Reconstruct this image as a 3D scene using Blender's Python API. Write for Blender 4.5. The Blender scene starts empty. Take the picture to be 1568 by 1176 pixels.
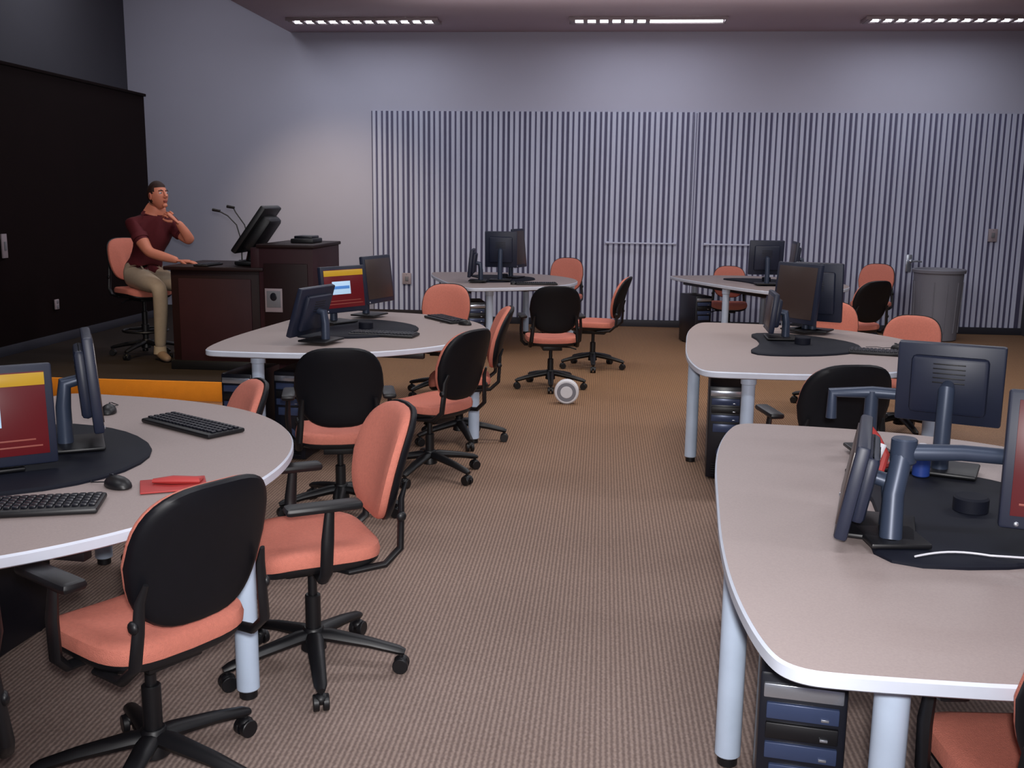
import bpy, math, random
from mathutils import Matrix, Vector
random.seed(4)
sc = bpy.context.scene
try:
    sc.view_settings.view_transform = 'Standard'
except Exception:
    pass
R = math.radians

def lin(c):
    r = []
    for v in c:
        v = v/255.0
        r.append(v/12.92 if v <= 0.04045 else ((v+0.055)/1.055)**2.4)
    return tuple(r)+(1.0,)

# ------------------------------------------------------------ materials
def mat(name, col, rough=0.5, metal=0.0, emit=None, estr=0.0, nscale=12.0, namt=0.12, bump=0.0, bscale=200.0, coat=0.0, spec=0.5):
    m = bpy.data.materials.new(name)
    m.use_nodes = True
    nt = m.node_tree
    b = nt.nodes['Principled BSDF']
    c = lin(col)
    tc = nt.nodes.new('ShaderNodeTexCoord')
    no = nt.nodes.new('ShaderNodeTexNoise')
    no.inputs['Scale'].default_value = nscale
    no.inputs['Detail'].default_value = 4
    nt.links.new(tc.outputs['Object'], no.inputs['Vector'])
    mx = nt.nodes.new('ShaderNodeMixRGB')
    mx.blend_type = 'MIX'
    mx.inputs[1].default_value = (c[0]*(1-namt), c[1]*(1-namt), c[2]*(1-namt), 1)
    mx.inputs[2].default_value = (min(1, c[0]*(1+namt)), min(1, c[1]*(1+namt)), min(1, c[2]*(1+namt)), 1)
    nt.links.new(no.outputs['Fac'], mx.inputs[0])
    nt.links.new(mx.outputs[0], b.inputs['Base Color'])
    b.inputs['Roughness'].default_value = rough
    b.inputs['Metallic'].default_value = metal
    try: b.inputs['Specular IOR Level'].default_value = spec
    except Exception: pass
    if coat:
        b.inputs['Coat Weight'].default_value = coat
    if emit:
        b.inputs['Emission Color'].default_value = lin(emit)
        b.inputs['Emission Strength'].default_value = estr
    if bump > 0:
        n2 = nt.nodes.new('ShaderNodeTexNoise')
        n2.inputs['Scale'].default_value = bscale
        nt.links.new(tc.outputs['Object'], n2.inputs['Vector'])
        bp = nt.nodes.new('ShaderNodeBump')
        bp.inputs['Strength'].default_value = bump
        bp.inputs['Distance'].default_value = 0.01
        nt.links.new(n2.outputs['Fac'], bp.inputs['Height'])
        nt.links.new(bp.outputs['Normal'], b.inputs['Normal'])
    return m

def carpet_mat():
    m = bpy.data.materials.new('ribbed_carpet')
    m.use_nodes = True
    nt = m.node_tree
    b = nt.nodes['Principled BSDF']
    tc = nt.nodes.new('ShaderNodeTexCoord')
    w = nt.nodes.new('ShaderNodeTexWave')
    w.wave_type = 'BANDS'; w.bands_direction = 'X'
    w.inputs['Scale'].default_value = 18.0
    w.inputs['Distortion'].default_value = 1.8
    w.inputs['Detail'].default_value = 4
    w.inputs['Detail Scale'].default_value = 4.0
    nt.links.new(tc.outputs['Object'], w.inputs['Vector'])
    cr = nt.nodes.new('ShaderNodeValToRGB')
    cr.color_ramp.elements[0].position = 0.1
    cr.color_ramp.elements[0].color = lin((130, 112, 106))
    cr.color_ramp.elements[1].position = 0.9
    cr.color_ramp.elements[1].color = lin((168, 148, 139))
    nt.links.new(w.outputs['Color'], cr.inputs['Fac'])
    n = nt.nodes.new('ShaderNodeTexNoise')
    n.inputs['Scale'].default_value = 70
    n.inputs['Detail'].default_value = 6
    nt.links.new(tc.outputs['Object'], n.inputs['Vector'])
    c2 = nt.nodes.new('ShaderNodeValToRGB')
    c2.color_ramp.elements[0].position = 0.3
    c2.color_ramp.elements[0].color = (0.74, 0.71, 0.69, 1)
    c2.color_ramp.elements[1].position = 0.7
    c2.color_ramp.elements[1].color = (1, 1, 1, 1)
    nt.links.new(n.outputs['Fac'], c2.inputs['Fac'])
    mx = nt.nodes.new('ShaderNodeMixRGB'); mx.blend_type = 'MULTIPLY'
    mx.inputs[0].default_value = 1
    nt.links.new(cr.outputs[0], mx.inputs[1]); nt.links.new(c2.outputs[0], mx.inputs[2])
    # the carpet is more golden towards the back of the room
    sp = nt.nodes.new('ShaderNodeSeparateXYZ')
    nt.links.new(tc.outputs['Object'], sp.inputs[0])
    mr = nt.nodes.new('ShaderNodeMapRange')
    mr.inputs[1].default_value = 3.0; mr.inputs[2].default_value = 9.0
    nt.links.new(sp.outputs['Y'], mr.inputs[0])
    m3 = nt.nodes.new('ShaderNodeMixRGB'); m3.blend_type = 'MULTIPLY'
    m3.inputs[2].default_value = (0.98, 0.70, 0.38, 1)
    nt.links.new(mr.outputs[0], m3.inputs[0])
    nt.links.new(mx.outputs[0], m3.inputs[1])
    nt.links.new(m3.outputs[0], b.inputs['Base Color'])
    b.inputs['Roughness'].default_value = 0.95
    bp = nt.nodes.new('ShaderNodeBump')
    bp.inputs['Strength'].default_value = 0.4; bp.inputs['Distance'].default_value = 0.003
    nt.links.new(w.outputs['Color'], bp.inputs['Height'])
    nt.links.new(bp.outputs['Normal'], b.inputs['Normal'])
    return m

M = {}
M['carpet'] = carpet_mat()
M['wall'] = mat('painted_wall', (196, 196, 215), 0.85, nscale=2, namt=0.03)
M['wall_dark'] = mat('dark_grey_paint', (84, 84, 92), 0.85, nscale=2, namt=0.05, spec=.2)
M['black_wall'] = mat('black_panel', (22, 9, 10), 0.9, nscale=3, namt=0.2, spec=.12)
M['ceil'] = mat('ceiling_tile', (194, 176, 184), 0.9, nscale=3, namt=0.04)
M['rib'] = mat('ribbed_metal', (204, 208, 230), 0.45, 0.1, nscale=1.5, namt=0.06)
M['ribgap'] = mat('rib_shadow_gap', (90, 88, 116), 0.7)
M['seam'] = mat('door_seam', (130, 130, 156), 0.6)
M['base'] = mat('baseboard_rubber', (45, 45, 55), 0.6)
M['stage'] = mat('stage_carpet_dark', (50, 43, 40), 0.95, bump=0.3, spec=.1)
M['riser'] = mat('stage_riser_carpet', (220, 138, 30), 0.9, bump=0.3)
M['lam'] = mat('table_laminate', (162, 147, 144), 0.5, nscale=180, namt=0.14)
M['edge'] = mat('table_edge', (208, 214, 228), 0.4)
M['leg'] = mat('table_leg_paint', (196, 212, 234), 0.35, 0.05)
M['blk'] = mat('black_plastic', (16, 16, 20), 0.45, nscale=30, namt=0.2)
M['blk2'] = mat('black_shell', (9, 10, 17), 0.5, nscale=30, namt=0.2, spec=.35)
M['orange'] = mat('orange_fabric', (208, 124, 106), 0.85, nscale=90, namt=0.14, bump=0.4, bscale=400)
M['navy'] = mat('tray_navy', (9, 13, 28), 0.7, spec=.3)
M['mon'] = mat('monitor_plastic', (30, 36, 56), 0.45)
M['arm'] = mat('monitor_arm_grey', (56, 66, 86), 0.4, 0.2)
M['off'] = mat('screen_off', (64, 52, 50), 0.35)
M['sred'] = mat('screen_red', (60, 8, 14), 0.35, emit=(100, 14, 22), estr=0.5)
M['syel'] = mat('screen_yellow', (140, 110, 30), 0.35, emit=(200, 156, 44), estr=0.5)
M['swht'] = mat('screen_window', (140, 165, 190), 0.35, emit=(180, 210, 235), estr=0.65)
M['sblu'] = mat('screen_title_blue', (60, 110, 180), 0.35, emit=(80, 130, 190), estr=0.6)
M['pc'] = mat('pc_case', (18, 20, 30), 0.35)
M['pcf'] = mat('pc_drive_bay', (60, 72, 104), 0.3, 0.2)
M['silver'] = mat('brushed_silver', (190, 195, 205), 0.25, 0.8)
M['white'] = mat('white_paper', (225, 225, 232), 0.7)
M['desk'] = mat('mahogany_dark', (32, 13, 15), 0.55, nscale=5, namt=0.3, spec=.3)
M['desk2'] = mat('mahogany_red', (50, 24, 30), 0.6, nscale=5, namt=0.25, spec=.3)
M['skin'] = mat('skin', (204, 128, 102), 0.6, nscale=20, namt=0.06)
M['hair'] = mat('brown_hair', (44, 22, 16), 0.75, nscale=80, namt=0.4)
M['shirt'] = mat('maroon_polo', (86, 18, 28), 0.85, nscale=40, namt=0.12)
M['khaki'] = mat('khaki_trousers', (174, 158, 138), 0.85, nscale=30, namt=0.1)
M['shoe'] = mat('tan_shoe', (140, 116, 98), 0.6)
M['eye'] = mat('eye_dark', (30, 20, 18), 0.3)
M['lip'] = mat('lips', (150, 76, 66), 0.5)
M['tube'] = mat('fluorescent_tube', (250, 250, 255), 0.4, emit=(245, 248, 255), estr=5.0)
M['fix'] = mat('fixture_metal', (160, 146, 152), 0.5)
M['plate'] = mat('switch_plate_inner', (120, 120, 126), 0.5)
M['can'] = mat('grey_bin_plastic', (126, 126, 136), 0.55, nscale=5, namt=0.06)
M['red'] = mat('red_plastic', (176, 58, 56), 0.6)
M['glow'] = mat('lamp_lens', (255, 230, 190), 0.4, emit=(255, 220, 170), estr=3)
M['blue'] = mat('blue_plastic', (36, 60, 130), 0.4)

# ------------------------------------------------------------ mesh builder
class MB:
    def __init__(s):
        s.v = []; s.f = []; s.m = []; s.mats = []; s.T = Matrix.Identity(4)
    def mi(s, k):
        if k not in s.mats: s.mats.append(k)
        return s.mats.index(k)
    def add(s, verts, faces, k):
        o = len(s.v); i = s.mi(k)
        for p in verts: s.v.append(s.T @ Vector(p))
        for f in faces:
            s.f.append([o+j for j in f]); s.m.append(i)
    def loft(s, rings, k, c0=True, c1=True, closed=True):
        n = len(rings[0]); vs = []; fs = []
        for r in rings: vs += list(r)
        for a in range(len(rings)-1):
            for j in range(n if closed else n-1):
                j2 = (j+1) % n
                fs.append([a*n+j, a*n+j2, (a+1)*n+j2, (a+1)*n+j])
        if c0: fs.append(list(range(n))[::-1])
        if c1: fs.append([(len(rings)-1)*n+j for j in range(n)])
        s.add(vs, fs, k)
    def box(s, c, d, k, r=None, rot=None):
        hx, hy, hz = d[0]/2, d[1]/2, d[2]/2
        if r is None: r = min(d)*0.12
        r = min(r, min(d)*0.45)
        def ring(ins, z):
            out = []
            ax, ay = hx-ins, hy-ins
            rr = max(r-ins*0.5, 1e-4)
            for (sx, sy, a0) in ((1, 1, 0), (-1, 1, 90), (-1, -1, 180), (1, -1, 270)):
                for t in (0, 45, 90):
                    a = R(a0+t)
                    out.append(Vector((sx*(ax-rr)+rr*math.cos(a), sy*(ay-rr)+rr*math.sin(a), z)))
            return out
        rings = [ring(r, -hz), ring(r*0.3, -hz+r*0.3), ring(0, -hz+r), ring(0, hz-r), ring(r*0.3, hz-r*0.3), ring(r, hz)]
        X = Matrix.Translation(Vector(c))
        if rot is not None: X = X @ rot
        s.loft([[X @ p for p in q] for q in rings], k)
    def tube(s, pts, rads, k, seg=10, flat=1.0):
        pts = [Vector(p) for p in pts]
        rings = []
        n = len(pts)
        if not hasattr(rads, '__len__'): rads = [rads]*n
        t0 = (pts[1]-pts[0]).normalized()
        up = Vector((0, 0, 1)) if abs(t0.z) < 0.9 else Vector((1, 0, 0))
        x = t0.cross(up).normalized()
        for i in range(n):
            if i == 0: t = t0
            elif i == n-1: t = (pts[i]-pts[i-1]).normalized()
            else: t = ((pts[i]-pts[i-1]).normalized()+(pts[i+1]-pts[i]).normalized()).normalized()
            x = (x - t*x.dot(t)).normalized()
            y = t.cross(x)
            rings.append([pts[i]+(x*math.cos(2*math.pi*j/seg)+y*flat*math.sin(2*math.pi*j/seg))*rads[i] for j in range(seg)])
        s.loft(rings, k)
    def cyl(s, a, b, r, k, seg=20, r2=None):
        a = Vector(a); b = Vector(b); r2 = r if r2 is None else r2
        d = (b-a); L = d.length; d = d/L
        e = min(r, r2, L)*0.12
        s.tube([a, a+d*e, b-d*e, b], [r-e, r, r2, r2-e], k, seg)
    def ell(s, c, rad, k, rot=None, nu=16, nv=10, fn=None):
        X = Matrix.Translation(Vector(c))
        if rot is not None: X = X @ rot
        rings = []
        for i in range(nv+1):
            a = -math.pi/2+math.pi*i/nv
            a = max(min(a, math.pi/2-0.04), -math.pi/2+0.04)
            ring = []
            for j in range(nu):
                t = 2*math.pi*j/nu
                p = Vector((math.cos(a)*math.cos(t), math.cos(a)*math.sin(t), math.sin(a)))
                if fn: p = fn(p)
                ring.append(X @ Vector((p.x*rad[0], p.y*rad[1], p.z*rad[2])))
            rings.append(ring)
        s.loft(rings, k)
    def mesh(s, name, ang=40):
        me = bpy.data.meshes.new(name)
        me.from_pydata([tuple(p) for p in s.v], [], s.f)
        for k in s.mats: me.materials.append(M[k])
        me.polygons.foreach_set('material_index', s.m)
        me.update()
        import bmesh
        bm = bmesh.new(); bm.from_mesh(me)
        bmesh.ops.recalc_face_normals(bm, faces=bm.faces[:])
        bm.to_mesh(me); bm.free()
        me.shade_smooth()
        try: me.set_sharp_from_angle(angle=R(ang))
        except Exception: pass
        return me

def place(name, me, loc=(0, 0, 0), rz=0.0, sc_=1.0):
    o = bpy.data.objects.new(name, me)
    o.location = loc; o.rotation_euler = (0, 0, R(rz)); o.scale = (sc_,)*3
    sc.collection.objects.link(o)
    return o

def superell(a, b, n, e=3.0):
    out = []
    for j in range(n):
        t = 2*math.pi*j/n
        c, s_ = math.cos(t), math.sin(t)
        out.append((a*math.copysign(abs(c)**(2/e), c), b*math.copysign(abs(s_)**(2/e), s_)))
    return out

def chaikin(p, it=3):
    for _ in range(it):
        q = []
        for i in range(len(p)):
            a = p[i]; b = p[(i+1) % len(p)]
            q.append((a[0]*.75+b[0]*.25, a[1]*.75+b[1]*.25))
            q.append((a[0]*.25+b[0]*.75, a[1]*.25+b[1]*.75))
        p = q
    return p

# ------------------------------------------------------------ room (room frame rotated -5 deg)
RA = -5.0
RM = Matrix.Rotation(R(RA), 4, 'Z')
def room(name, parts):
    b = MB()
    for (u0, u1, v0, v1, z0, z1, k) in parts:
        b.box(((u0+u1)/2, (v0+v1)/2, (z0+z1)/2), (u1-u0, v1-v0, z1-z0), k, r=0.002)
    return place(name, b.mesh(name), (0, 0, 0), RA)
UL, UR, VB, VF = -6.4, 5.4, 13.54, -1.6
HT = 4.9; HC = 3.76
PF = 7.84
room('floor', [(UL-.1, UR+.1, VF-.1, VB+.1, -0.1, 0.0, 'carpet')])
room('wall_back', [(UL-.1, UR+.1, VB, VB+.12, 0, HT, 'wall')])
room('wall_left', [(UL-.12, UL, VF, VB, 0, HT, 'wall_dark')])
room('wall_right', [(UR, UR+.12, VF, VB, 0, HT, 'wall_dark')])
room('wall_front', [(UL, UR, VF-.12, VF, 0, HT, 'wall')])
room('wall_black_partition', [(UL+.01, -5.5, 1.0, 12.04, 0, 2.80, 'black_wall'), (UL+.01, -5.48, 1.0, 12.06, 2.80, 2.83, 'black_wall')])
room('ceiling', [(-4.15, UR, VF, VB, HC, HC+.12, 'ceil'), (UL, -4.15, VF, VB, HT, HT+.1, 'ceil'), (-4.15, -4.05, VF, VB, HC+.1, HT+.05, 'ceil')])
room('baseboard_back', [(-2.3, UR, VB-.05, VB-.02, 0, .09, 'base')])
room('baseboard_left', [(-5.5, -5.48, PF+.04, 12.04, .16, .25, 'base')])
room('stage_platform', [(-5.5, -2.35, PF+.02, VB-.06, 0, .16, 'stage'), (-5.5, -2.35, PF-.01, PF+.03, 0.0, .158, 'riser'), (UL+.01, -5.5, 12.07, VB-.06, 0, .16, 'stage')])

# ribbed metal wall cladding
b = MB()
S0, S1, SH = -3.085, 5.36, 2.77
b.box(((S0+S1)/2, VB-.008, SH/2+.04), (S1-S0, .014, SH-.08), 'ribgap', r=.001)
pitch = 0.070
n = int((S1-S0)/pitch)
doors = ((-0.15, 1.13), (1.13, 2.45))
for i in range(n):
    x = S0+pitch*(i+.5)
    w = pitch*0.33 + 0.005*math.sin(i*1.7)
    prof = [(-w, 0), (-w*.75, -.014), (w*.75, -.014), (w, 0)]
    y0 = VB-.014
    ring0 = [Vector((x+p[0], y0+p[1], .09)) for p in prof]
    ring1 = [Vector((x+p[0], y0+p[1], SH)) for p in prof]
    b.loft([ring0, ring1], 'rib')
place('corrugated_metal_cladding', b.mesh('corrugated_metal_cladding'), (0, 0, 0), RA)
for i, (a, c) in enumerate(doors):
    b = MB()
    y = VB-.036
    for x in (a+.02, c-.02):
        b.box((x, y, 1.43), (.012, .012, 2.66), 'seam', r=.002)
    b.box(((a+c)/2, y-.03, 1.10), (c-a-.36, .025, .022), 'rib', r=.006)
    for x in (a+.2, c-.2):
        b.box((x, y-.015, 1.10), (.05, .035, .035), 'rib', r=.006)
    place('door_%d' % (i+1), b.mesh('door'), (0, 0, 0), RA)

def walldev(name, u, z, w, h, k='fix', v=VB-.045, slot=True):
    b = MB()
    b.box((u, v, z), (w, .02, h), k, r=.004)
    if slot:
        b.box((u, v-.014, z), (w*.35, .012, h*.4), 'plate', r=.002)
        b.box((u, v-.011, z+h*.38), (w*.08, .006, w*.08), 'silver', r=.001)
        b.box((u, v-.011, z-h*.38), (w*.08, .006, w*.08), 'silver', r=.001)
    place(name, b.mesh(name), (0, 0, 0), RA)
walldev('light_switch', 4.93, 1.27, .11, .16)
walldev('power_outlet', -2.62, .58, .12, .15)
b = MB()
b.box((3.92, VB-.045, .90), (.07, .02, .22), 'silver', r=.005)
b.cyl((3.92, VB-.05, .93), (3.92, VB-.12, .93), .014, 'silver')
b.tube([(3.92, VB-.12, .93), (4.0, VB-.125, .93), (4.06, VB-.12, .925)], [.014, .012, .01], 'silver')
b.ell((3.92, VB-.12, .93), (.03, .03, .03), 'silver')
place('door_handle', b.mesh('door_handle'), (0, 0, 0), RA)
b = MB()
b.box((-5.475, 9.75, .55), (.015, .07, .1), 'fix', r=.003)
b.box((-5.466, 9.75, .575), (.008, .03, .03), 'plate', r=.002)
b.box((-5.466, 9.75, .525), (.008, .03, .03), 'plate', r=.002)
place('power_outlet', b.mesh('power_outlet2'), (0, 0, 0), RA)
b = MB()
b.box((-5.475, 8.92, 1.17), (.015, .08, .22), 'fix', r=.003)
b.box((-5.464, 8.92, 1.17), (.012, .03, .08), 'plate', r=.002)
place('light_switch', b.mesh('light_switch2'), (0, 0, 0), RA)

# ceiling louvre fixtures
def fixture(u, v, L=1.75, solid=0.0):
    b = MB()
    z = -0.02
    b.box((0, -.15, z), (L+.1, .02, .035), 'fix', r=.004)
    b.box((0, .15, z), (L+.1, .02, .035), 'fix', r=.004)
    b.box((-L/2-.03, 0, z), (.02, .3, .035), 'fix', r=.004)
    b.box((L/2+.03, 0, z), (.02, .3, .035), 'fix', r=.004)
    b.cyl((-L/2, 0, -.024), (L/2, 0, -.024), .02, 'tube', 12)
    nb = 12
    for i in range(nb+1):
        x = -L/2+L*i/nb
        if solid and x > 0: continue
        b.box((x, 0, z-.005), (.05, .27, .045), 'fix', r=.003)
    place('ceiling_light_fixture', b.mesh('ceiling_light_fixture'), RM @ Vector((u, v, HC)), RA)
fixs = []
for u, sd in ((-2.95, 0), (0.45, 1), (3.85, 0)):
    fixture(u, 12.6, solid=sd)
    fixs.append((u, 12.55))
def area(loc, size, e, col, rot=(0, 0, 0), sy=.3):
    l = bpy.data.lights.new('lamp', 'AREA')
    l.shape = 'RECTANGLE'; l.size = size; l.size_y = sy
    l.energy = e; l.color = col
    o = bpy.data.objects.new('ceiling_and_fill_light', l)
    o.location = loc; o.rotation_euler = rot
    sc.collection.objects.link(o)
    return o
for v in (1.6, 5.4, 9.2):
    for u in (-2.6, 0.48, 4.0):
        fixture(u, v)
        e = {1.6: 40, 5.4: 38, 9.2: 40}[v]
        if u < -2: e *= .7
        area(RM @ Vector((u, v, HC-.09)), 1.75, e, (0.93, 0.95, 1.0), (0, 0, R(RA)))
for u, v in fixs:
    area(RM @ Vector((u, v-.05, HC-.09)), 1.75, 11, (0.88, 0.92, 1.0), (0, 0, R(RA)))
# added fill light under the raised ceiling, brightens the wall there; no fixture
area(RM @ Vector((-5.2, 11.2, HT-.05)), 1.2, 22, (0.95, 0.95, 1.0), (0, 0, R(RA)), sy=.6)
# added unseen uplight that brightens the ceiling; there is no cove
area(RM @ Vector((.8, 11.0, 3.2)), 6.0, 12, (1.0, 0.95, 0.96), (R(180), 0, R(RA)), sy=.8)
# the photographer's flash
fl = bpy.data.lights.new('flash', 'SPOT'); fl.energy = 430; fl.color = (1.0, .98, .98); fl.shadow_soft_size = .04
fl.spot_size = R(84); fl.spot_blend = 1.0
fo = bpy.data.objects.new('camera_flash_light', fl); fo.location = (.03, -.02, 1.74)
fo.rotation_euler = (R(80), 0, 0); sc.collection.objects.link(fo)

# track spotlight over the stage
b = MB()
b.cyl((0, 0, 1.0), (0, 0, .12), .012, 'blk')
b.cyl((-.1, .03, .05), (.14, -.05, -.03), .06, 'blk', r2=.075)
b.ell((.145, -.052, -.032), (.02, .06, .06), 'glow')
b.box((0, 0, .10), (.05, .05, .08), 'blk')
place('track_spotlight', b.mesh('track_spotlight'), (-3.93, 11.6, 3.90), 0)
def spot(loc, tgt, e, col, ang, blend=.8, r=.08):  # warm spots without fixtures, separate from the modelled track spotlight
    l = bpy.data.lights.new('spot', 'SPOT')
    l.energy = e; l.color = col; l.spot_size = R(ang); l.spot_blend = blend; l.shadow_soft_size = r
    o = bpy.data.objects.new('warm_spot_light', l)
    o.location = loc
    d = Vector(tgt)-Vector(loc)
    o.rotation_euler = d.to_track_quat('-Z', 'Y').to_euler()
    sc.collection.objects.link(o)
spot((-2.9, 11.0, 3.2), (-2.3, 13.8, .8), 150, (1, .78, .55), 66, 1.0)
spot((-3.0, 6.7, 3.6), (-3.1, 7.95, .0), 200, (1, .68, .22), 48)
spot((-2.4, 6.6, 3.6), (-3.3, 9.2, 1.4), 70, (1, .74, .62), 34)
spot((2.2, 8.0, 3.7), (2.0, 9.6, .0), 60, (1, .76, .45), 110)
spot((.4, 5.5, 3.7), (.4, 8.5, .0), 60, (1, .76, .45), 100)

# ------------------------------------------------------------ tables
half = [(.0, 0), (.0, -.4), (.02, -.75), (.07, -1.05), (.12, -1.15), (.24, -1.16), (.7, -1.13), (1.08, -.99), (1.36, -.72), (1.53, -.38), (1.59, 0)]
ctrl = half+[(x, -y) for (x, y) in half[-2:0:-1]]
outl = chaikin(ctrl, 3)
def table_mesh():
    b = MB()
    H = .74
    def ring(ins, z):
        out = []
        n = len(outl)
        for i, (x, y) in enumerate(outl):
            x0, y0 = outl[i-1]; x1, y1 = outl[(i+1) % n]
            tx, ty = x1-x0, y1-y0; l = math.hypot(tx, ty)
            nx, ny = ty/l, -tx/l
            out.append(Vector((x-nx*ins, y-ny*ins, z)))
        return out
    b.loft([ring(.006, H-.001), ring(.006, H+.0005)], 'lam')
    b.loft([ring(.006, H-.036), ring(0, H-.031), ring(0, H-.006), ring(.006, H)], 'edge')
    b.box((.16, 0, H-.062), (.05, 1.7, .045), 'blk')
    b.box((.75, 0, H-.062), (1.2, .06, .045), 'blk')
    for s in (-1, 1):
        b.box((.75, s*.62, H-.062), (1.15, .04, .045), 'blk')
    for (x, y) in ((.06, -.25), (.36, -.95), (.36, .95), (1.53, -.09), (1.2, .72)):
        b.cyl((x, y, .03), (x, y, H-.04), .038, 'leg', 20)
        b.cyl((x, y, 0), (x, y, .032), .03, 'blk', 16)
        b.cyl((x, y, H-.1), (x, y, H-.037), .044, 'leg', 20)
    tr = chaikin([(.34, -.52), (.78, -.48), (1.10, -.2), (1.10, .2), (.78, .5), (.4, .54), (.5, 0)], 2)
    def tring(sx, z): return [Vector((.72+(x-.72)*sx, y*sx, z)) for (x, y) in tr]
    b.loft([tring(1, H), tring(1, H+.008), tring(.985, H+.014)], 'navy')
    b.cyl((.74, 0, H+.01), (.74, 0, H+.06), .05, 'navy', 20)
    return b.mesh('collaboration_table')
TM = table_mesh()
tables = {'A': (-2.36, 3.50, -10), 'B': (-1.75, 7.13, -10), 'C': (-.83, 11.55, 14), 'D': (2.22, 11.45, 20), 'E': (1.14, 6.6, -10), 'F': (.64, 3.03, -10)}
for k, (x, y, a) in tables.items():
    place('collaboration_table', TM, (x, y, 0), a)

# ------------------------------------------------------------ chairs
def chair_mesh(name, sh=.50, arms=True, ring=False, star=0, bw=.205, bh=.195, dz=.24):
    b = MB()
    for k in range(5):
        a = R(72*k+star)
        c, s = math.cos(a), math.sin(a)
        b.tube([(c*.02, s*.02, .13), (c*.06, s*.06, .128), (c*.2, s*.2, .105), (c*.3, s*.3, .082), (c*.325, s*.325, .075)], [.03, .032, .026, .022, .014], 'blk', 10, .75)
        tx, ty = -s, c
        px, py = c*.31, s*.31
        b.cyl((px, py, .09), (px, py, .045), .009, 'blk', 8)
        for q in (-1, 1):
            b.cyl((px+tx*q*.006, py+ty*q*.006, .028), (px+tx*q*.026, py+ty*q*.026, .028), .028, 'blk', 16)
        b.ell((px, py, .042), (.026, .026, .02), 'blk', nu=10, nv=6)
    b.cyl((0, 0, .075), (0, 0, .16), .045, 'blk', 20, .036)
    b.cyl((0, 0, .15), (0, 0, max(.26, sh-.22)), .027, 'blk', 18)
    b.cyl((0, 0, .2), (0, 0, sh-.08), .016, 'blk', 14)
    if ring:
        n = 24
        pts = [Vector((.2*math.cos(2*math.pi*i/n), .2*math.sin(2*math.pi*i/n), .24)) for i in range(n+1)]
        b.tube(pts, .011, 'blk', 8)
        for k in range(4):
            a = R(90*k+20)
            b.tube([(0, 0, .24), (.2*math.cos(a), .2*math.sin(a), .24)], .008, 'blk', 6)
        b.cyl((0, 0, .2), (0, 0, .3), .036, 'blk', 18)
    b.box((-.01, 0, sh-.1), (.24, .17, .045), 'blk')
    b.tube([(0, -.07, sh-.105), (.0, -.17, sh-.11), (.02, -.23, sh-.13)], .007, 'blk', 6)
    N = 40
    def sring(sc1, z, rx=.21, ry=.225):
        out = []
        for (x, y) in superell(rx*sc1, ry*sc1, N, 4.0):
            zz = z
            if x > .08: zz -= .032*((x-.08)/.155)**2
            zz += .012*(y/.24)**2
            out.append(Vector((x, y, zz)))
        return out
    b.loft([sring(.75, sh-.085), sring(.93, sh-.078), sring(.985, sh-.062), sring(.985, sh-.05)], 'blk')
    b.loft([sring(.96, sh-.056), sring(1.0, sh-.05), sring(1.01, sh-.03), sring(.985, sh-.01), sring(.93, sh-.001), sring(.8, sh+.003), sring(.55, sh), sring(.25, sh-.003), sring(.05, sh-.004)], 'orange')
    zb = sh+dz
    def bring(sc1, t):
        out = []
        for (y, h) in superell(bw*sc1, bh*sc1, N, 3.1):
            yy = y*(1.0-.16*max(0, -h/.225)) * (1-.05*max(0, h/.225))
            x = -.245-.28*(h+.2)+.95*yy*yy + t + .02*math.cos(h*6)
            out.append(Vector((x, yy, zb+h)))
        return out
    b.loft([bring(.97, -.002), bring(1.0, .006), bring(1.0, .018), bring(.97, .03), bring(.88, .038), bring(.65, .041), bring(.4, .041), bring(.15, .041), bring(.03, .041)], 'orange')
    b.loft([bring(.99, .004), bring(1.025, .0), bring(1.025, -.01), bring(.99, -.02), bring(.9, -.026), bring(.65, -.027), bring(.4, -.027), bring(.15, -.027), bring(.03, -.027)], 'blk2')
    for s in (-1, 1):
        b.tube([(-.03, s*.12, sh-.085), (-.08, s*.2, sh-.08), (-.2, s*.206, sh-.07), (-.256, s*.202, sh-.02), (-.262, s*.192, sh+.07), (-.266, s*.186, sh+.15), (-.286, s*.178, sh+.20)], [.014, .017, .018, .018, .017, .015, .008], 'blk', 10, .7)
        b.ell((-.26, s*.204, sh+.09), (.018, .012, .018), 'blk', nu=10, nv=6)
        if arms:
            b.tube([(.02, s*.13, sh-.085), (.02, s*.23, sh-.085), (.015, s*.26, sh-.05), (.01, s*.265, sh+.06), (.0, s*.26, sh+.165)], [.018, .02, .022, .022, .016], 'blk', 10, .7)
            b.box((.02, s*.257, sh+.172), (.25, .07, .028), 'blk', r=.012)
    return b.mesh(name)
CH = {'arm': chair_mesh('task_chair_arms', .50, True, star=80), 'arm2': chair_mesh('task_chair_arms_b', .51, True, star=52),
      'plain': chair_mesh('task_chair_plain', .47, False, star=30, bw=.21, bh=.205), 'low': chair_mesh('task_chair_low', .40, False, star=30),
      'armf': chair_mesh('task_chair_arms_c', .47, True, star=30, bw=.215, bh=.205, dz=.255)}
chairs = [
 (-1.01, 2.66, 143, 'arm2'), (-.69, 3.36, 205, 'arm'), (-1.43, 4.31, -152, 'low'), (-.90, 5.18, 100, 'armf'),
 (-.49, 5.93, 145, 'plain'), (-.36, 6.83, 184, 'armf'), (-.6, 8.5, -95, 'plain'), (.34, 8.9, 95, 'armf'),
 (.80, 10.0, 165, 'plain'), (.64, 12.75, -100, 'plain'), (2.72, 12.75, -100, 'low'), (3.40, 10.1, 112, 'plain'),
 (4.35, 12.3, -120, 'plain'), (2.62, 8.15, -100, 'low'), (2.82, 7.2, -120, 'low'), (1.52, 4.86, 95, 'armf'),
 (1.16, 2.0, 90, 'arm'), (-1.42, 2.16, 124, 'plain')]
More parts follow.
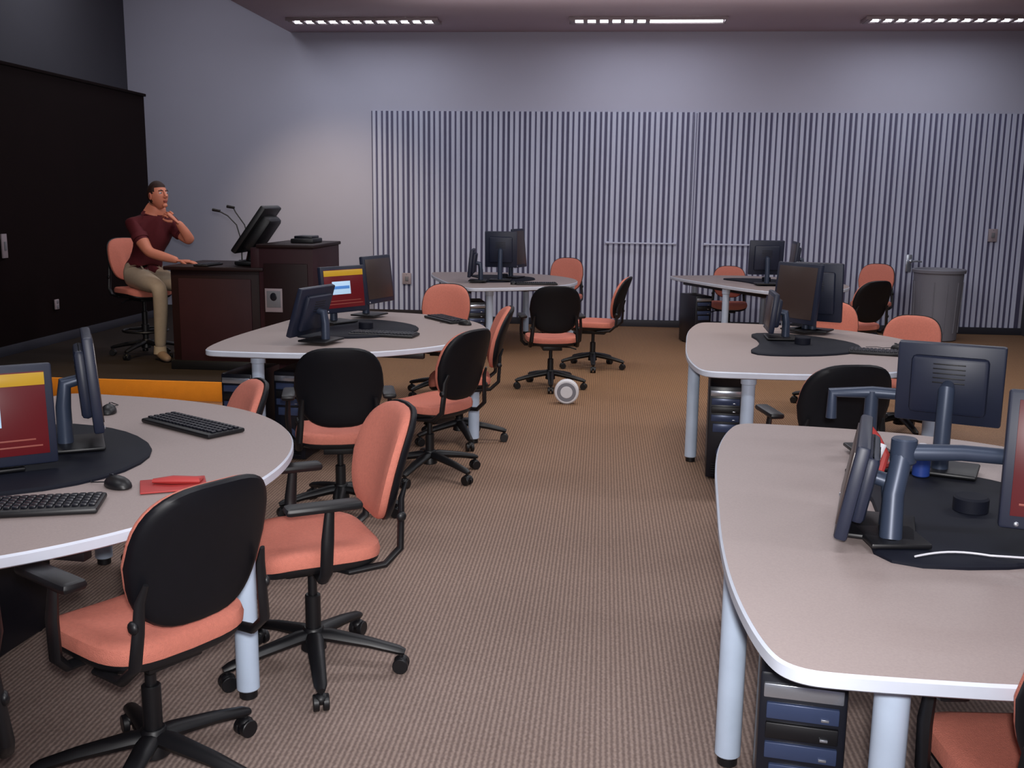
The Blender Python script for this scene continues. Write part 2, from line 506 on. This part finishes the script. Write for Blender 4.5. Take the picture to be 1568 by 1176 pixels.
for (x, y, a, k) in chairs:
    place('task_chair', CH[k], (x, y, 0), a)

# ------------------------------------------------------------ monitors
def monitor(x, y, a, w=.42, h=.33, zb=.1, tilt=6, scr='off', z0=.756, foot=True, name='computer_monitor'):
    b = MB()
    zc = zb+h/2
    X = Matrix.Translation((0, 0, zc)) @ Matrix.Rotation(R(-tilt), 4, 'Y')
    b.T = X
    b.box((0, 0, 0), (.035, w, h), 'mon', r=.008)
    b.box((-.03, 0, 0), (.04, w*.72, h*.72), 'mon', r=.015)
    for i in range(5):
        b.box((-.0505, 0, h*.05+i*.016), (.003, w*.3, .004), 'blk', r=.001)
    iw, ih = w-.05, h-.06
    if scr in ('red', 'plain'):
        b.box((.0185, 0, .005), (.004, iw, ih), 'sred', r=.0005)
        if scr == 'red':
            b.box((.0215, 0, .005+ih*.41), (.003, iw, ih*.15), 'syel', r=.0005)
        b.box((.0215, -iw*.08, .0+ih*.04), (.003, iw*.46, ih*.34), 'swht', r=.0005)
        b.box((.0235, -iw*.08, .0+ih*.05), (.003, iw*.40, ih*.08), 'sblu', r=.0005)
        b.box((.0215, 0, -ih*.30), (.003, iw*.8, ih*.02), 'lip', r=.0005)
        b.box((.0215, 0, -ih*.38), (.003, iw*.9, ih*.02), 'lip', r=.0005)
    else:
        b.box((.0185, 0, .005), (.004, iw, ih), 'off', r=.0005)
    b.ell((.018, -w*.4, -h/2+.014), (.004, .007, .007), 'silver', nu=8, nv=6)
    b.T = Matrix.Identity(4)
    if foot:
        b.box((-.07, 0, .008), (.2, .24, .014), 'blk', r=.006)
        b.tube([(-.1, 0, .01), (-.1, 0, zc*.6), (-.09, 0, zc-.01), (-.045, 0, zc)], [.028, .026, .026, .02], 'arm', 12)
    return place(name, b.mesh(name), (x, y, z0), a)
monitor(-1.70, 3.16, -58, zb=.018, scr='red', w=.44, h=.33)
monitor(-1.51, 3.58, 24, zb=.07, h=.34, w=.32, tilt=4)
monitor(.96, 2.74, 160, zb=.02, h=.26, w=.44, tilt=10)
monitor(1.50, 3.42, 62, zb=.15, h=.28, w=.34)
monitor(1.47, 2.47, -112, zb=.07, scr='plain', h=.36)
monitor(-1.22, 7.25, -38, zb=.08, scr='red')
monitor(-1.04, 7.75, -22, zb=.1, scr='off', h=.36)
monitor(-1.27, 6.35, 160, zb=.03, w=.4, h=.32, tilt=18)
monitor(1.99, 7.1, -152, zb=.06, h=.42)
monitor(2.17, 7.2, 58, zb=.06, h=.42, w=.34)
monitor(1.72, 6.72, 172, zb=.05, h=.26, w=.36)
monitor(-.14, 11.4, 85, zb=.14, h=.4, w=.36)
monitor(.06, 11.75, -25, zb=.12, h=.44, w=.3)
monitor(-.46, 11.2, 178, zb=.05, h=.3)
monitor(2.80, 11.3, 88, zb=.10, h=.38, w=.38)
monitor(3.16, 11.5, 172, zb=.08, h=.38)
b = MB()
b.box((1.03, 2.62, .764), (.16, .16, .014), 'blk', r=.005)
b.tube([(1.02, 2.60, .765), (1.03, 2.63, .88), (1.06, 2.66, 1.0)], [.03, .028, .028], 'arm', 14)
b.tube([(1.06, 2.66, .99), (1.2, 2.62, 1.0), (1.43, 2.58, .99)], [.024, .022, .022], 'arm', 12)
b.cyl((1.06, 2.66, .96), (1.06, 2.66, 1.03), .034, 'arm', 16)
place('monitor_arm', b.mesh('monitor_arm'))
b = MB()
b.box((1.31, 3.62, .764), (.14, .14, .014), 'blk', r=.005)
b.tube([(1.31, 3.62, .765), (1.31, 3.62, .98)], [.026, .024], 'arm', 12)
b.tube([(1.18, 3.66, .87), (1.18, 3.66, .965), (1.31, 3.62, .975), (1.45, 3.56, .975)], [.02, .022, .022, .02], 'arm', 12)
place('monitor_arm', b.mesh('monitor_arm2'))
b = MB()
pts = []
for i in range(30):
    t = i/29
    pts.append((1.04+.58*t, 2.48+.05*math.sin(t*7)-.06*t, .760+.10*max(0, t-.35)))
b.tube(pts, .0028, 'white', 6)
place('white_cable', b.mesh('white_cable'))

# ------------------------------------------------------------ keyboards, mice, small stuff
def keyboard_mesh():
    b = MB()
    b.box((0, 0, .009), (.45, .17, .018), 'blk', r=.006)
    for r_ in range(5):
        for c in range(19):
            b.box((-.207+c*.023, .054-r_*.026, .021), (.018, .018, .008), 'pc', r=.002)
    return b.mesh('keyboard')
KB = keyboard_mesh()
for (x, y, a) in ((-1.43, 2.84, 12), (-1.27, 3.93, -38), (-.86, 6.72, -12), (-.5, 7.62, -60), (2.3, 6.15, -20), (.25, 11.0, 5), (3.1, 11.0, 10)):
    place('computer_keyboard', KB, (x, y, .742), a)
def mouse_mesh(k='blk'):
    b = MB()
    def fn(p): return Vector((p.x, p.y*(1-.15*p.x), max(p.z, -.1)))
    b.ell((0, 0, .003), (.055, .032, .034), k, fn=fn)
    b.box((.025, 0, .036), (.018, .006, .006), 'pc', r=.002)
    b.tube([(.05, 0, .008), (.1, .02, .004), (.14, -.01, .004), (.2, .03, .004)], .002, 'blk', 6)
    return b.mesh('computer_mouse')
MM = mouse_mesh()
for (x, y, a) in ((-1.70, 4.18, 100), (-1.24, 3.08, 150), (-.35, 7.35, 150), (2.45, 6.35, 150), (.0, 10.98, 90)):
    place('computer_mouse', MM, (x, y, .743), a)
b = MB()
b.box((.0, 0, .004), (.2, .15, .006), 'red', r=.003)
b.tube([(-.06, .02, .016), (0, 0, .02), (.07, -.01, .016), (.09, .03, .012)], [.012, .022, .02, .006], 'red', 10, .6)
place('red_mouse_pad', b.mesh('red_mouse_pad'), (-1.07, 3.10, .742), 20)
b = MB()
b.cyl((0, 0, 0), (0, 0, .08), .028, 'blue'); b.cyl((.0, 0, .08), (0, 0, .11), .013, 'white')
place('blue_bottle', b.mesh('blue_bottle'), (1.37, 3.28, .756))
b = MB()
b.box((0, 0, .055), (.012, .07, .11), 'white', r=.002, rot=Matrix.Rotation(R(25), 4, 'Y'))
b.tube([(.03, -.01, .008), (.055, 0, .06), (.03, .02, .12), (.0, .02, .16)], [.014, .016, .012, .005], 'red', 8)
b.tube([(.05, .03, .01), (.09, .03, .015), (.13, .02, .012)], [.012, .02, .012], 'red', 8, .6)
place('red_scissors_and_card', b.mesh('red_scissors_and_card'), (1.21, 3.30, .757), 20)

# ------------------------------------------------------------ PC towers
def pc_mesh():
    b = MB()
    W, D, H = .2, .44, .56
    b.box((0, 0, H/2+.012), (D, W, H), 'pc', r=.008)
    for sx in (-.16, .16):
        for sy in (-.07, .07):
            b.cyl((sx, sy, 0), (sx, sy, .016), .014, 'blk', 10)
    fx = D/2+.004
    b.box((fx, 0, H-.03), (.012, W*.9, .035), 'silver', r=.003)
    for i, z in enumerate((.48, .43, .38)):
        b.box((fx, 0, z), (.012, W*.82, .04), 'pcf' if i != 1 else 'blk', r=.003)
        b.box((fx+.008, .05, z-.008), (.006, .018, .006), 'silver', r=.001)
    b.box((fx, 0, .32), (.012, W*.7, .05), 'pcf', r=.003)
    b.cyl((fx-.002, 0, .17), (fx+.012, 0, .17), .045, 'pcf', 24)
    b.cyl((fx, 0, .17), (fx+.016, 0, .17), .018, 'silver', 16)
    for i in range(5):
        b.box((fx, 0, .04+i*.014), (.008, W*.7, .005), 'blk', r=.001)
    return b.mesh('pc_tower')
PC = pc_mesh()
for (x, y, a) in ((.74, 2.40, -104), (1.31, 6.12, -100), (-1.66, 6.35, -100), (-1.36, 6.45, -100), (2.15, 11.9, -75), (-.42, 10.9, -80), (-1.9, 3.5, -100)):
    place('pc_tower', PC, (x, y, 0), a)

# ------------------------------------------------------------ trash can
b = MB()
def cr(r, z, n=36): return [Vector((r*math.cos(2*math.pi*i/n), r*math.sin(2*math.pi*i/n), z)) for i in range(n)]
b.loft([cr(.24, 0), cr(.26, .01), cr(.29, .82), cr(.31, .825), cr(.315, .86), cr(.305, .87), cr(.285, .865), cr(.25, .78)], 'can', c0=True, c1=True)
for i in range(12):
    a = 2*math.pi*i/12
    b.tube([(.268*math.cos(a), .268*math.sin(a), .1), (.288*math.cos(a), .288*math.sin(a), .72)], .006, 'can', 6)
place('trash_can', b.mesh('trash_can'), (5.23, 12.5, 0))
b = MB()
b.cyl((0, .04, .1), (0, -.04, .1), .1, 'white', 32)
b.cyl((0, -.03, .1), (0, -.044, .1), .078, 'can', 28)
b.cyl((0, -.03, .1), (0, -.047, .1), .05, 'white', 20)
place('paper_roll', b.mesh('paper_roll'), (.45, 8.18, 0), -5)

# ------------------------------------------------------------ instructor desk (room frame)
b = MB()
P = .16
DF, DB = 8.39, 9.25
b.box((-3.30, (DF+DB)/2, P+.43), (.78, DB-DF-.06, .86), 'desk', r=.006)
b.box((-3.30, (DF+DB)/2, P+.875), (.88, DB-DF+.02, .035), 'desk', r=.01)
b.box((-2.665, (DF+DB)/2, P+.53), (.47, DB-DF, 1.06), 'desk2', r=.006)
b.box((-2.665, (DF+DB)/2, P+1.075), (.50, DB-DF+.04, .03), 'desk', r=.008)
b.box((-3.30, DF+.025, P+.43), (.64, .02, .72), 'desk2', r=.006)
b.box((-2.665, DF-.008, P+.5), (.38, .018, .86), 'desk', r=.006)
b.box((-2.93, (DF+DB)/2, P+.96), (.08, DB-DF, .2), 'desk2', r=.006)
b.box((-3.30, (DF+DB)/2, P+.04), (.82, DB-DF, .08), 'blk', r=.006)
place('instructor_desk', b.mesh('instructor_desk'), (0, 0, 0), RA)
b = MB()
b.box((-2.77, DF-.022, P+.62), (.15, .004, .2), 'fix', r=.001)
b.box((-2.77, DF-.026, P+.63), (.12, .004, .14), 'plate', r=.001)
b.ell((-2.77, DF-.028, P+.65), (.03, .003, .035), 'pc')
place('paper_notice', b.mesh('paper_notice'), (0, 0, 0), RA)
b = MB()
X = Matrix.Translation((.0, 0, .31)) @ Matrix.Rotation(R(-36), 4, 'Y')
b.T = X
b.box((0, 0, 0), (.05, .48, .48), 'blk', r=.012)
b.box((-.06, 0, 0), (.10, .36, .34), 'blk', r=.03)
b.box((.027, 0, 0), (.004, .42, .42), 'off', r=.001)
b.T = Matrix.Identity(4)
b.box((.06, 0, .02), (.2, .3, .035), 'blk', r=.01)
b.tube([(.06, 0, .03), (.03, 0, .15), (-.03, 0, .27)], [.045, .045, .04], 'blk', 12)
place('tilted_touch_display', b.mesh('tilted_touch_display'), (-2.25, 8.95, P+.895), 176)
b = MB()
b.box((0, 0, .02), (.2, .3, .04), 'blk', r=.008); b.box((0, 0, .05), (.16, .22, .025), 'pc', r=.006)
place('document_camera', b.mesh('document_camera'), RM @ Vector((-2.60, 8.8, P+1.09)), RA)
for i, (dx, dz) in enumerate(((-.22, .46), (-.16, .49))):
    b = MB()
    b.cyl((0, 0, 0), (0, 0, .03), .03, 'blk')
    b.tube([(0, 0, .02), (-.0, 0, .2), (-.04, 0, .34), (-.12, 0, dz-.04), (dx+.02, 0, dz)], [.007, .006, .006, .006, .006], 'blk', 8)
    b.tube([(dx+.03, 0, dz), (dx-.04, 0, dz+.012)], [.012, .014], 'blk', 8)
    place('gooseneck_microphone', b.mesh('gooseneck_microphone'), (-2.44+.05*i, 9.15+.08*i, P+.893), -8)
b = MB()
b.box((0, 0, .008), (.3, .13, .015), 'blk', r=.004)
for r_ in range(4):
    for c in range(12): b.box((-.125+c*.0227, .038-r_*.025, .018), (.018, .018, .006), 'pc', r=.002)
place('computer_keyboard', b.mesh('keyboard_small'), (-2.64, 8.80, P+.893), 80)

# ------------------------------------------------------------ drafting stool + man
place('drafting_stool', chair_mesh('drafting_stool', .64, False, True, star=10, dz=.25), (-3.44, 9.42, P), -42)

V = Vector
sk = {}
def pt(n, x, y, z, r, r2=None): sk[n] = (V((x, y, z)), r, r2 or r)
pt('pel', -3.43, 9.41, .925, .135, .125)
pt('ab', -3.39, 9.38, 1.06, .130, .125)
pt('ch', -3.33, 9.34, 1.24, .150, .13)
pt('up', -3.28, 9.30, 1.39, .118, .095)
pt('nk', -3.25, 9.28, 1.475, .062)
pt('hd', -3.215, 9.26, 1.57, .058)
pt('rs', -3.41, 9.18, 1.385, .080)
pt('ra', -3.34, 9.13, 1.27, .064)
pt('re', -3.25, 9.08, 1.145, .047)
pt('rf', -3.13, 9.07, 1.11, .045)
pt('rw', -2.98, 9.05, 1.075, .028)
pt('ls', -3.14, 9.41, 1.385, .080)
pt('la', -3.05, 9.36, 1.31, .064)
pt('le', -2.94, 9.30, 1.235, .047)
pt('lf', -2.97, 9.26, 1.31, .044)
pt('lw', -3.025, 9.20, 1.42, .028)
pt('rh', -3.47, 9.32, .90, .11)
pt('rt', -3.32, 9.18, .875, .092)
pt('rk', -3.15, 9.03, .83, .068)
pt('rc', -3.17, 9.08, .62, .062)
pt('rn', -3.22, 9.16, .26, .048)
pt('lh', -3.34, 9.45, .90, .11)
pt('lt', -3.18, 9.33, .875, .092)
pt('lk', -3.02, 9.19, .83, .068)
pt('lc', -3.04, 9.24, .62, .062)
pt('ln', -3.09, 9.33, .26, .048)
edges = [('pel', 'ab', 'shirt'), ('ab', 'ch', 'shirt'), ('ch', 'up', 'shirt'), ('up', 'nk', 'skin'), ('nk', 'hd', 'skin'),
 ('up', 'rs', 'shirt'), ('rs', 'ra', 'shirt'), ('ra', 're', 'skin'), ('re', 'rf', 'skin'), ('rf', 'rw', 'skin'),
 ('up', 'ls', 'shirt'), ('ls', 'la', 'shirt'), ('la', 'le', 'skin'), ('le', 'lf', 'skin'), ('lf', 'lw', 'skin'),
 ('pel', 'rh', 'khaki'), ('rh', 'rt', 'khaki'), ('rt', 'rk', 'khaki'), ('rk', 'rc', 'khaki'), ('rc', 'rn', 'khaki'),
 ('pel', 'lh', 'khaki'), ('lh', 'lt', 'khaki'), ('lt', 'lk', 'khaki'), ('lk', 'lc', 'khaki'), ('lc', 'ln', 'khaki')]
names = list(sk)
me = bpy.data.meshes.new('skel')
me.from_pydata([sk[n][0] for n in names], [(names.index(a), names.index(c)) for a, c, _ in edges], [])
so = bpy.data.objects.new('skel', me); sc.collection.objects.link(so)
md = so.modifiers.new('s', 'SKIN')
for i, n in enumerate(names):
    sv = me.skin_vertices[0].data[i]
    sv.radius = (sk[n][1]*1.06, sk[n][2]*1.06)
    sv.use_root = (n == 'pel')
md.use_smooth_shade = True
ss = so.modifiers.new('ss', 'SUBSURF'); ss.levels = 2; ss.render_levels = 2
dg = bpy.context.evaluated_depsgraph_get()
ev = so.evaluated_get(dg)
bm_me = bpy.data.meshes.new_from_object(ev)
b = MB()
groups = {}
def segd(p, a, c):
    ab = c-a; t = max(0, min(1, (p-a).dot(ab)/ab.length_squared))
    return (p-(a+ab*t)).length
for poly in bm_me.polygons:
    c = poly.center
    best = min(edges, key=lambda e: segd(c, sk[e[0]][0], sk[e[1]][0])/(sk[e[0]][1]+sk[e[1]][1]))
    k = best[2]
    if best[0] == 'pel' and best[1] == 'ab' and c.z < .955: k = 'khaki'
    if c.z < .95 and k == 'shirt': k = 'khaki'
    if best[:2] == ('up', 'nk') and c.z < 1.465: k = 'shirt'
    groups.setdefault(k, []).append([v for v in poly.vertices])
allv = [v.co.copy() for v in bm_me.vertices]
off = len(b.v)
for v in allv: b.v.append(v)
for k, fs in groups.items():
    i = b.mi(k)
    for f in fs:
        b.f.append([off+j for j in f]); b.m.append(i)
bpy.data.objects.remove(so)

b.tube([sk['ra'][0]+V((-.012, .01, .022)), sk['ra'][0]+V((.006, -.004, -.012))], [.074, .072], 'shirt', 16)
b.tube([sk['la'][0]+V((-.03, .01, .02)), sk['la'][0]+V((.006, -.003, -.005))], [.072, .070], 'shirt', 16)
b.tube([V((-3.268, 9.292, 1.44)), V((-3.253, 9.283, 1.49))], [.088, .070], 'shirt', 16)

fwd = V((.80, -.55, .14)).normalized()
left = V((0, 0, 1)).cross(fwd).normalized()
up = fwd.cross(left)
HX = Matrix(((fwd.x, left.x, up.x, -3.205), (fwd.y, left.y, up.y, 9.25), (fwd.z, left.z, up.z, 1.640), (0, 0, 0, 1)))
nu, nv = 36, 28
def headp(a, t):
    x, y, z = math.cos(a)*math.cos(t), math.cos(a)*math.sin(t), math.sin(a)
    X, Y, Z = x*.100, y*.079, z*.122
    if z < 0:
        Y *= 1-.34*(-z)**1.6
        if x > 0: X *= 1-.10*(-z)
        else: X *= 1-.40*(-z)
        X += .022*(-z)
    if x > 0 and -.15 < z < .2: X += .004
    if x > .6 and .0 < z < .2 and .15 < abs(y) < .6: X -= .009
    return V((X, Y, Z))
verts = []; hairm = []
for i in range(nv+1):
    a = -math.pi/2+math.pi*i/nv; a = max(min(a, 1.54), -1.54)
    for j in range(nu):
        t = 2*math.pi*j/nu
        p = headp(a, t)
        nx, nz = math.cos(a)*math.cos(t), math.sin(a)
        hair = (nz > .60) or (nz > -.45 and nx < -.08) or (nz > .14 and nx <= .34)
        if hair: p = V((p.x*1.08, p.y*1.08, p.z*1.10))
        verts.append(HX @ p); hairm.append(hair)
fh, fs_ = [], []
for i in range(nv):
    for j in range(nu):
        f = [i*nu+j, i*nu+(j+1) % nu, (i+1)*nu+(j+1) % nu, (i+1)*nu+j]
        (fh if sum(hairm[q] for q in f) >= 2 else fs_).append(f)
fs_.append(list(range(nu))[::-1]); fh.append([nv*nu+j for j in range(nu)])
o = len(b.v)
b.v += verts
for f in fs_: b.f.append([o+q for q in f]); b.m.append(b.mi('skin'))
for f in fh: b.f.append([o+q for q in f]); b.m.append(b.mi('hair'))
b.T = HX
b.tube([(.094, 0, .035), (.106, 0, .01), (.118, 0, -.018), (.108, 0, -.03)], [.009, .012, .016, .011], 'skin', 10)
for s in (-1, 1):
    b.ell((.106, s*.012, -.024), (.01, .009, .008), 'skin', nu=8, nv=6)
    b.ell((.087, s*.032, .012), (.012, .014, .009), 'white', nu=10, nv=6)
    b.ell((.096, s*.032, .012), (.005, .006, .006), 'eye', nu=8, nv=6)
    b.tube([(.099, s*.014, .032), (.099, s*.032, .038), (.085, s*.052, .03)], [.004, .005, .003], 'hair', 6)
    b.ell((.002, s*.082, -.004), (.02, .010, .033), 'skin', nu=10, nv=8)
    b.ell((.006, s*.089, -.002), (.011, .004, .02), 'lip', nu=8, nv=6)
b.ell((.099, 0, -.058), (.008, .024, .005), 'lip', nu=10, nv=6)
b.ell((.097, 0, -.067), (.008, .02, .005), 'lip', nu=10, nv=6)
b.ell((.083, 0, -.095), (.02, .026, .02), 'skin', nu=12, nv=8)
b.T = Matrix.Identity(4)

def hand(wrist, fdir, palmn, curl, side, spread=.12):
    f = V(fdir).normalized(); n = V(palmn); n = (n-f*n.dot(f)).normalized()
    s = f.cross(n).normalized()*side
    w = V(wrist)
    def P_(a, c, d): return w+f*a+s*c+n*d
    b.tube([P_(-.03, 0, 0), P_(.0, 0, 0), P_(.035, 0, 0), P_(.075, 0, 0), P_(.094, 0, 0)], [.026, .028, .038, .042, .032], 'skin', 14, .42)
    lens = (.072, .08, .074, .058)
    for i in range(4):
        c = .030-.020*i
        base = P_(.082-(.006 if i == 3 else 0), c, 0)
        d = (f+s*(spread*(1.5-i)/1.5)).normalized()
        pts = [base]
        ang = 0
        cur = base
        for j, q in enumerate((.45, .32, .26)):
            ang += curl[j]
            dd = d*math.cos(R(ang))+n*math.sin(R(ang))
            cur = cur+dd*lens[i]*q
            pts.append(cur)
        b.tube([base-d*.015]+pts, [.0095, .0098, .009, .0085, .006], 'skin', 8)
    t0 = P_(.02, .026, .004)
    b.tube([t0, P_(.048, .05, .012), P_(.072, .060, .02), P_(.095, .060, .026)], [.014, .012, .010, .007], 'skin', 8)
hand(sk['rw'][0]+V((.02, 0, -.002)), (.97, -.12, -.06), (0, 0, -1), (6, 10, 8), -1)
hand(sk['lw'][0]+V((-.005, -.005, .0)), (-.66, -.06, .62), (-.45, .55, -.2), (34, 44, 30), 1)
for (an, d) in (('rn', V((.6, -.72, 0))), ('ln', V((.62, -.7, 0)))):
    a = sk[an][0]; d = d.normalized(); z = .208
    g = V((a.x, a.y, z))
    b.tube([g-d*.07+V((0, 0, -.005)), g-d*.04+V((0, 0, .01)), g+d*.03+V((0, 0, .008)), g+d*.10+V((0, 0, -.008)), g+d*.17+V((0, 0, -.015)), g+d*.195+V((0, 0, -.02))], [.03, .046, .045, .045, .036, .016], 'shoe', 14, .85)
    b.tube([V((a.x, a.y, .29)), V((a.x, a.y, .22))], [.054, .060], 'khaki', 14)
man = place('seated_man', b.mesh('seated_man', 60))

# ------------------------------------------------------------ world, camera
w = bpy.data.worlds.new('world'); sc.world = w; w.use_nodes = True
w.node_tree.nodes['Background'].inputs[0].default_value = (.5, .55, .7, 1)
w.node_tree.nodes['Background'].inputs[1].default_value = .05

cd = bpy.data.cameras.new('camera'); co = bpy.data.objects.new('camera', cd)
sc.collection.objects.link(co)
cd.sensor_width = 36; cd.lens = 35.6; cd.clip_start = .05
co.matrix_world = Matrix.Translation((0, 0, 1.65)) @ Matrix.Rotation(R(79.65), 4, 'X') @ Matrix.Rotation(R(.7), 4, 'Z')
sc.camera = co
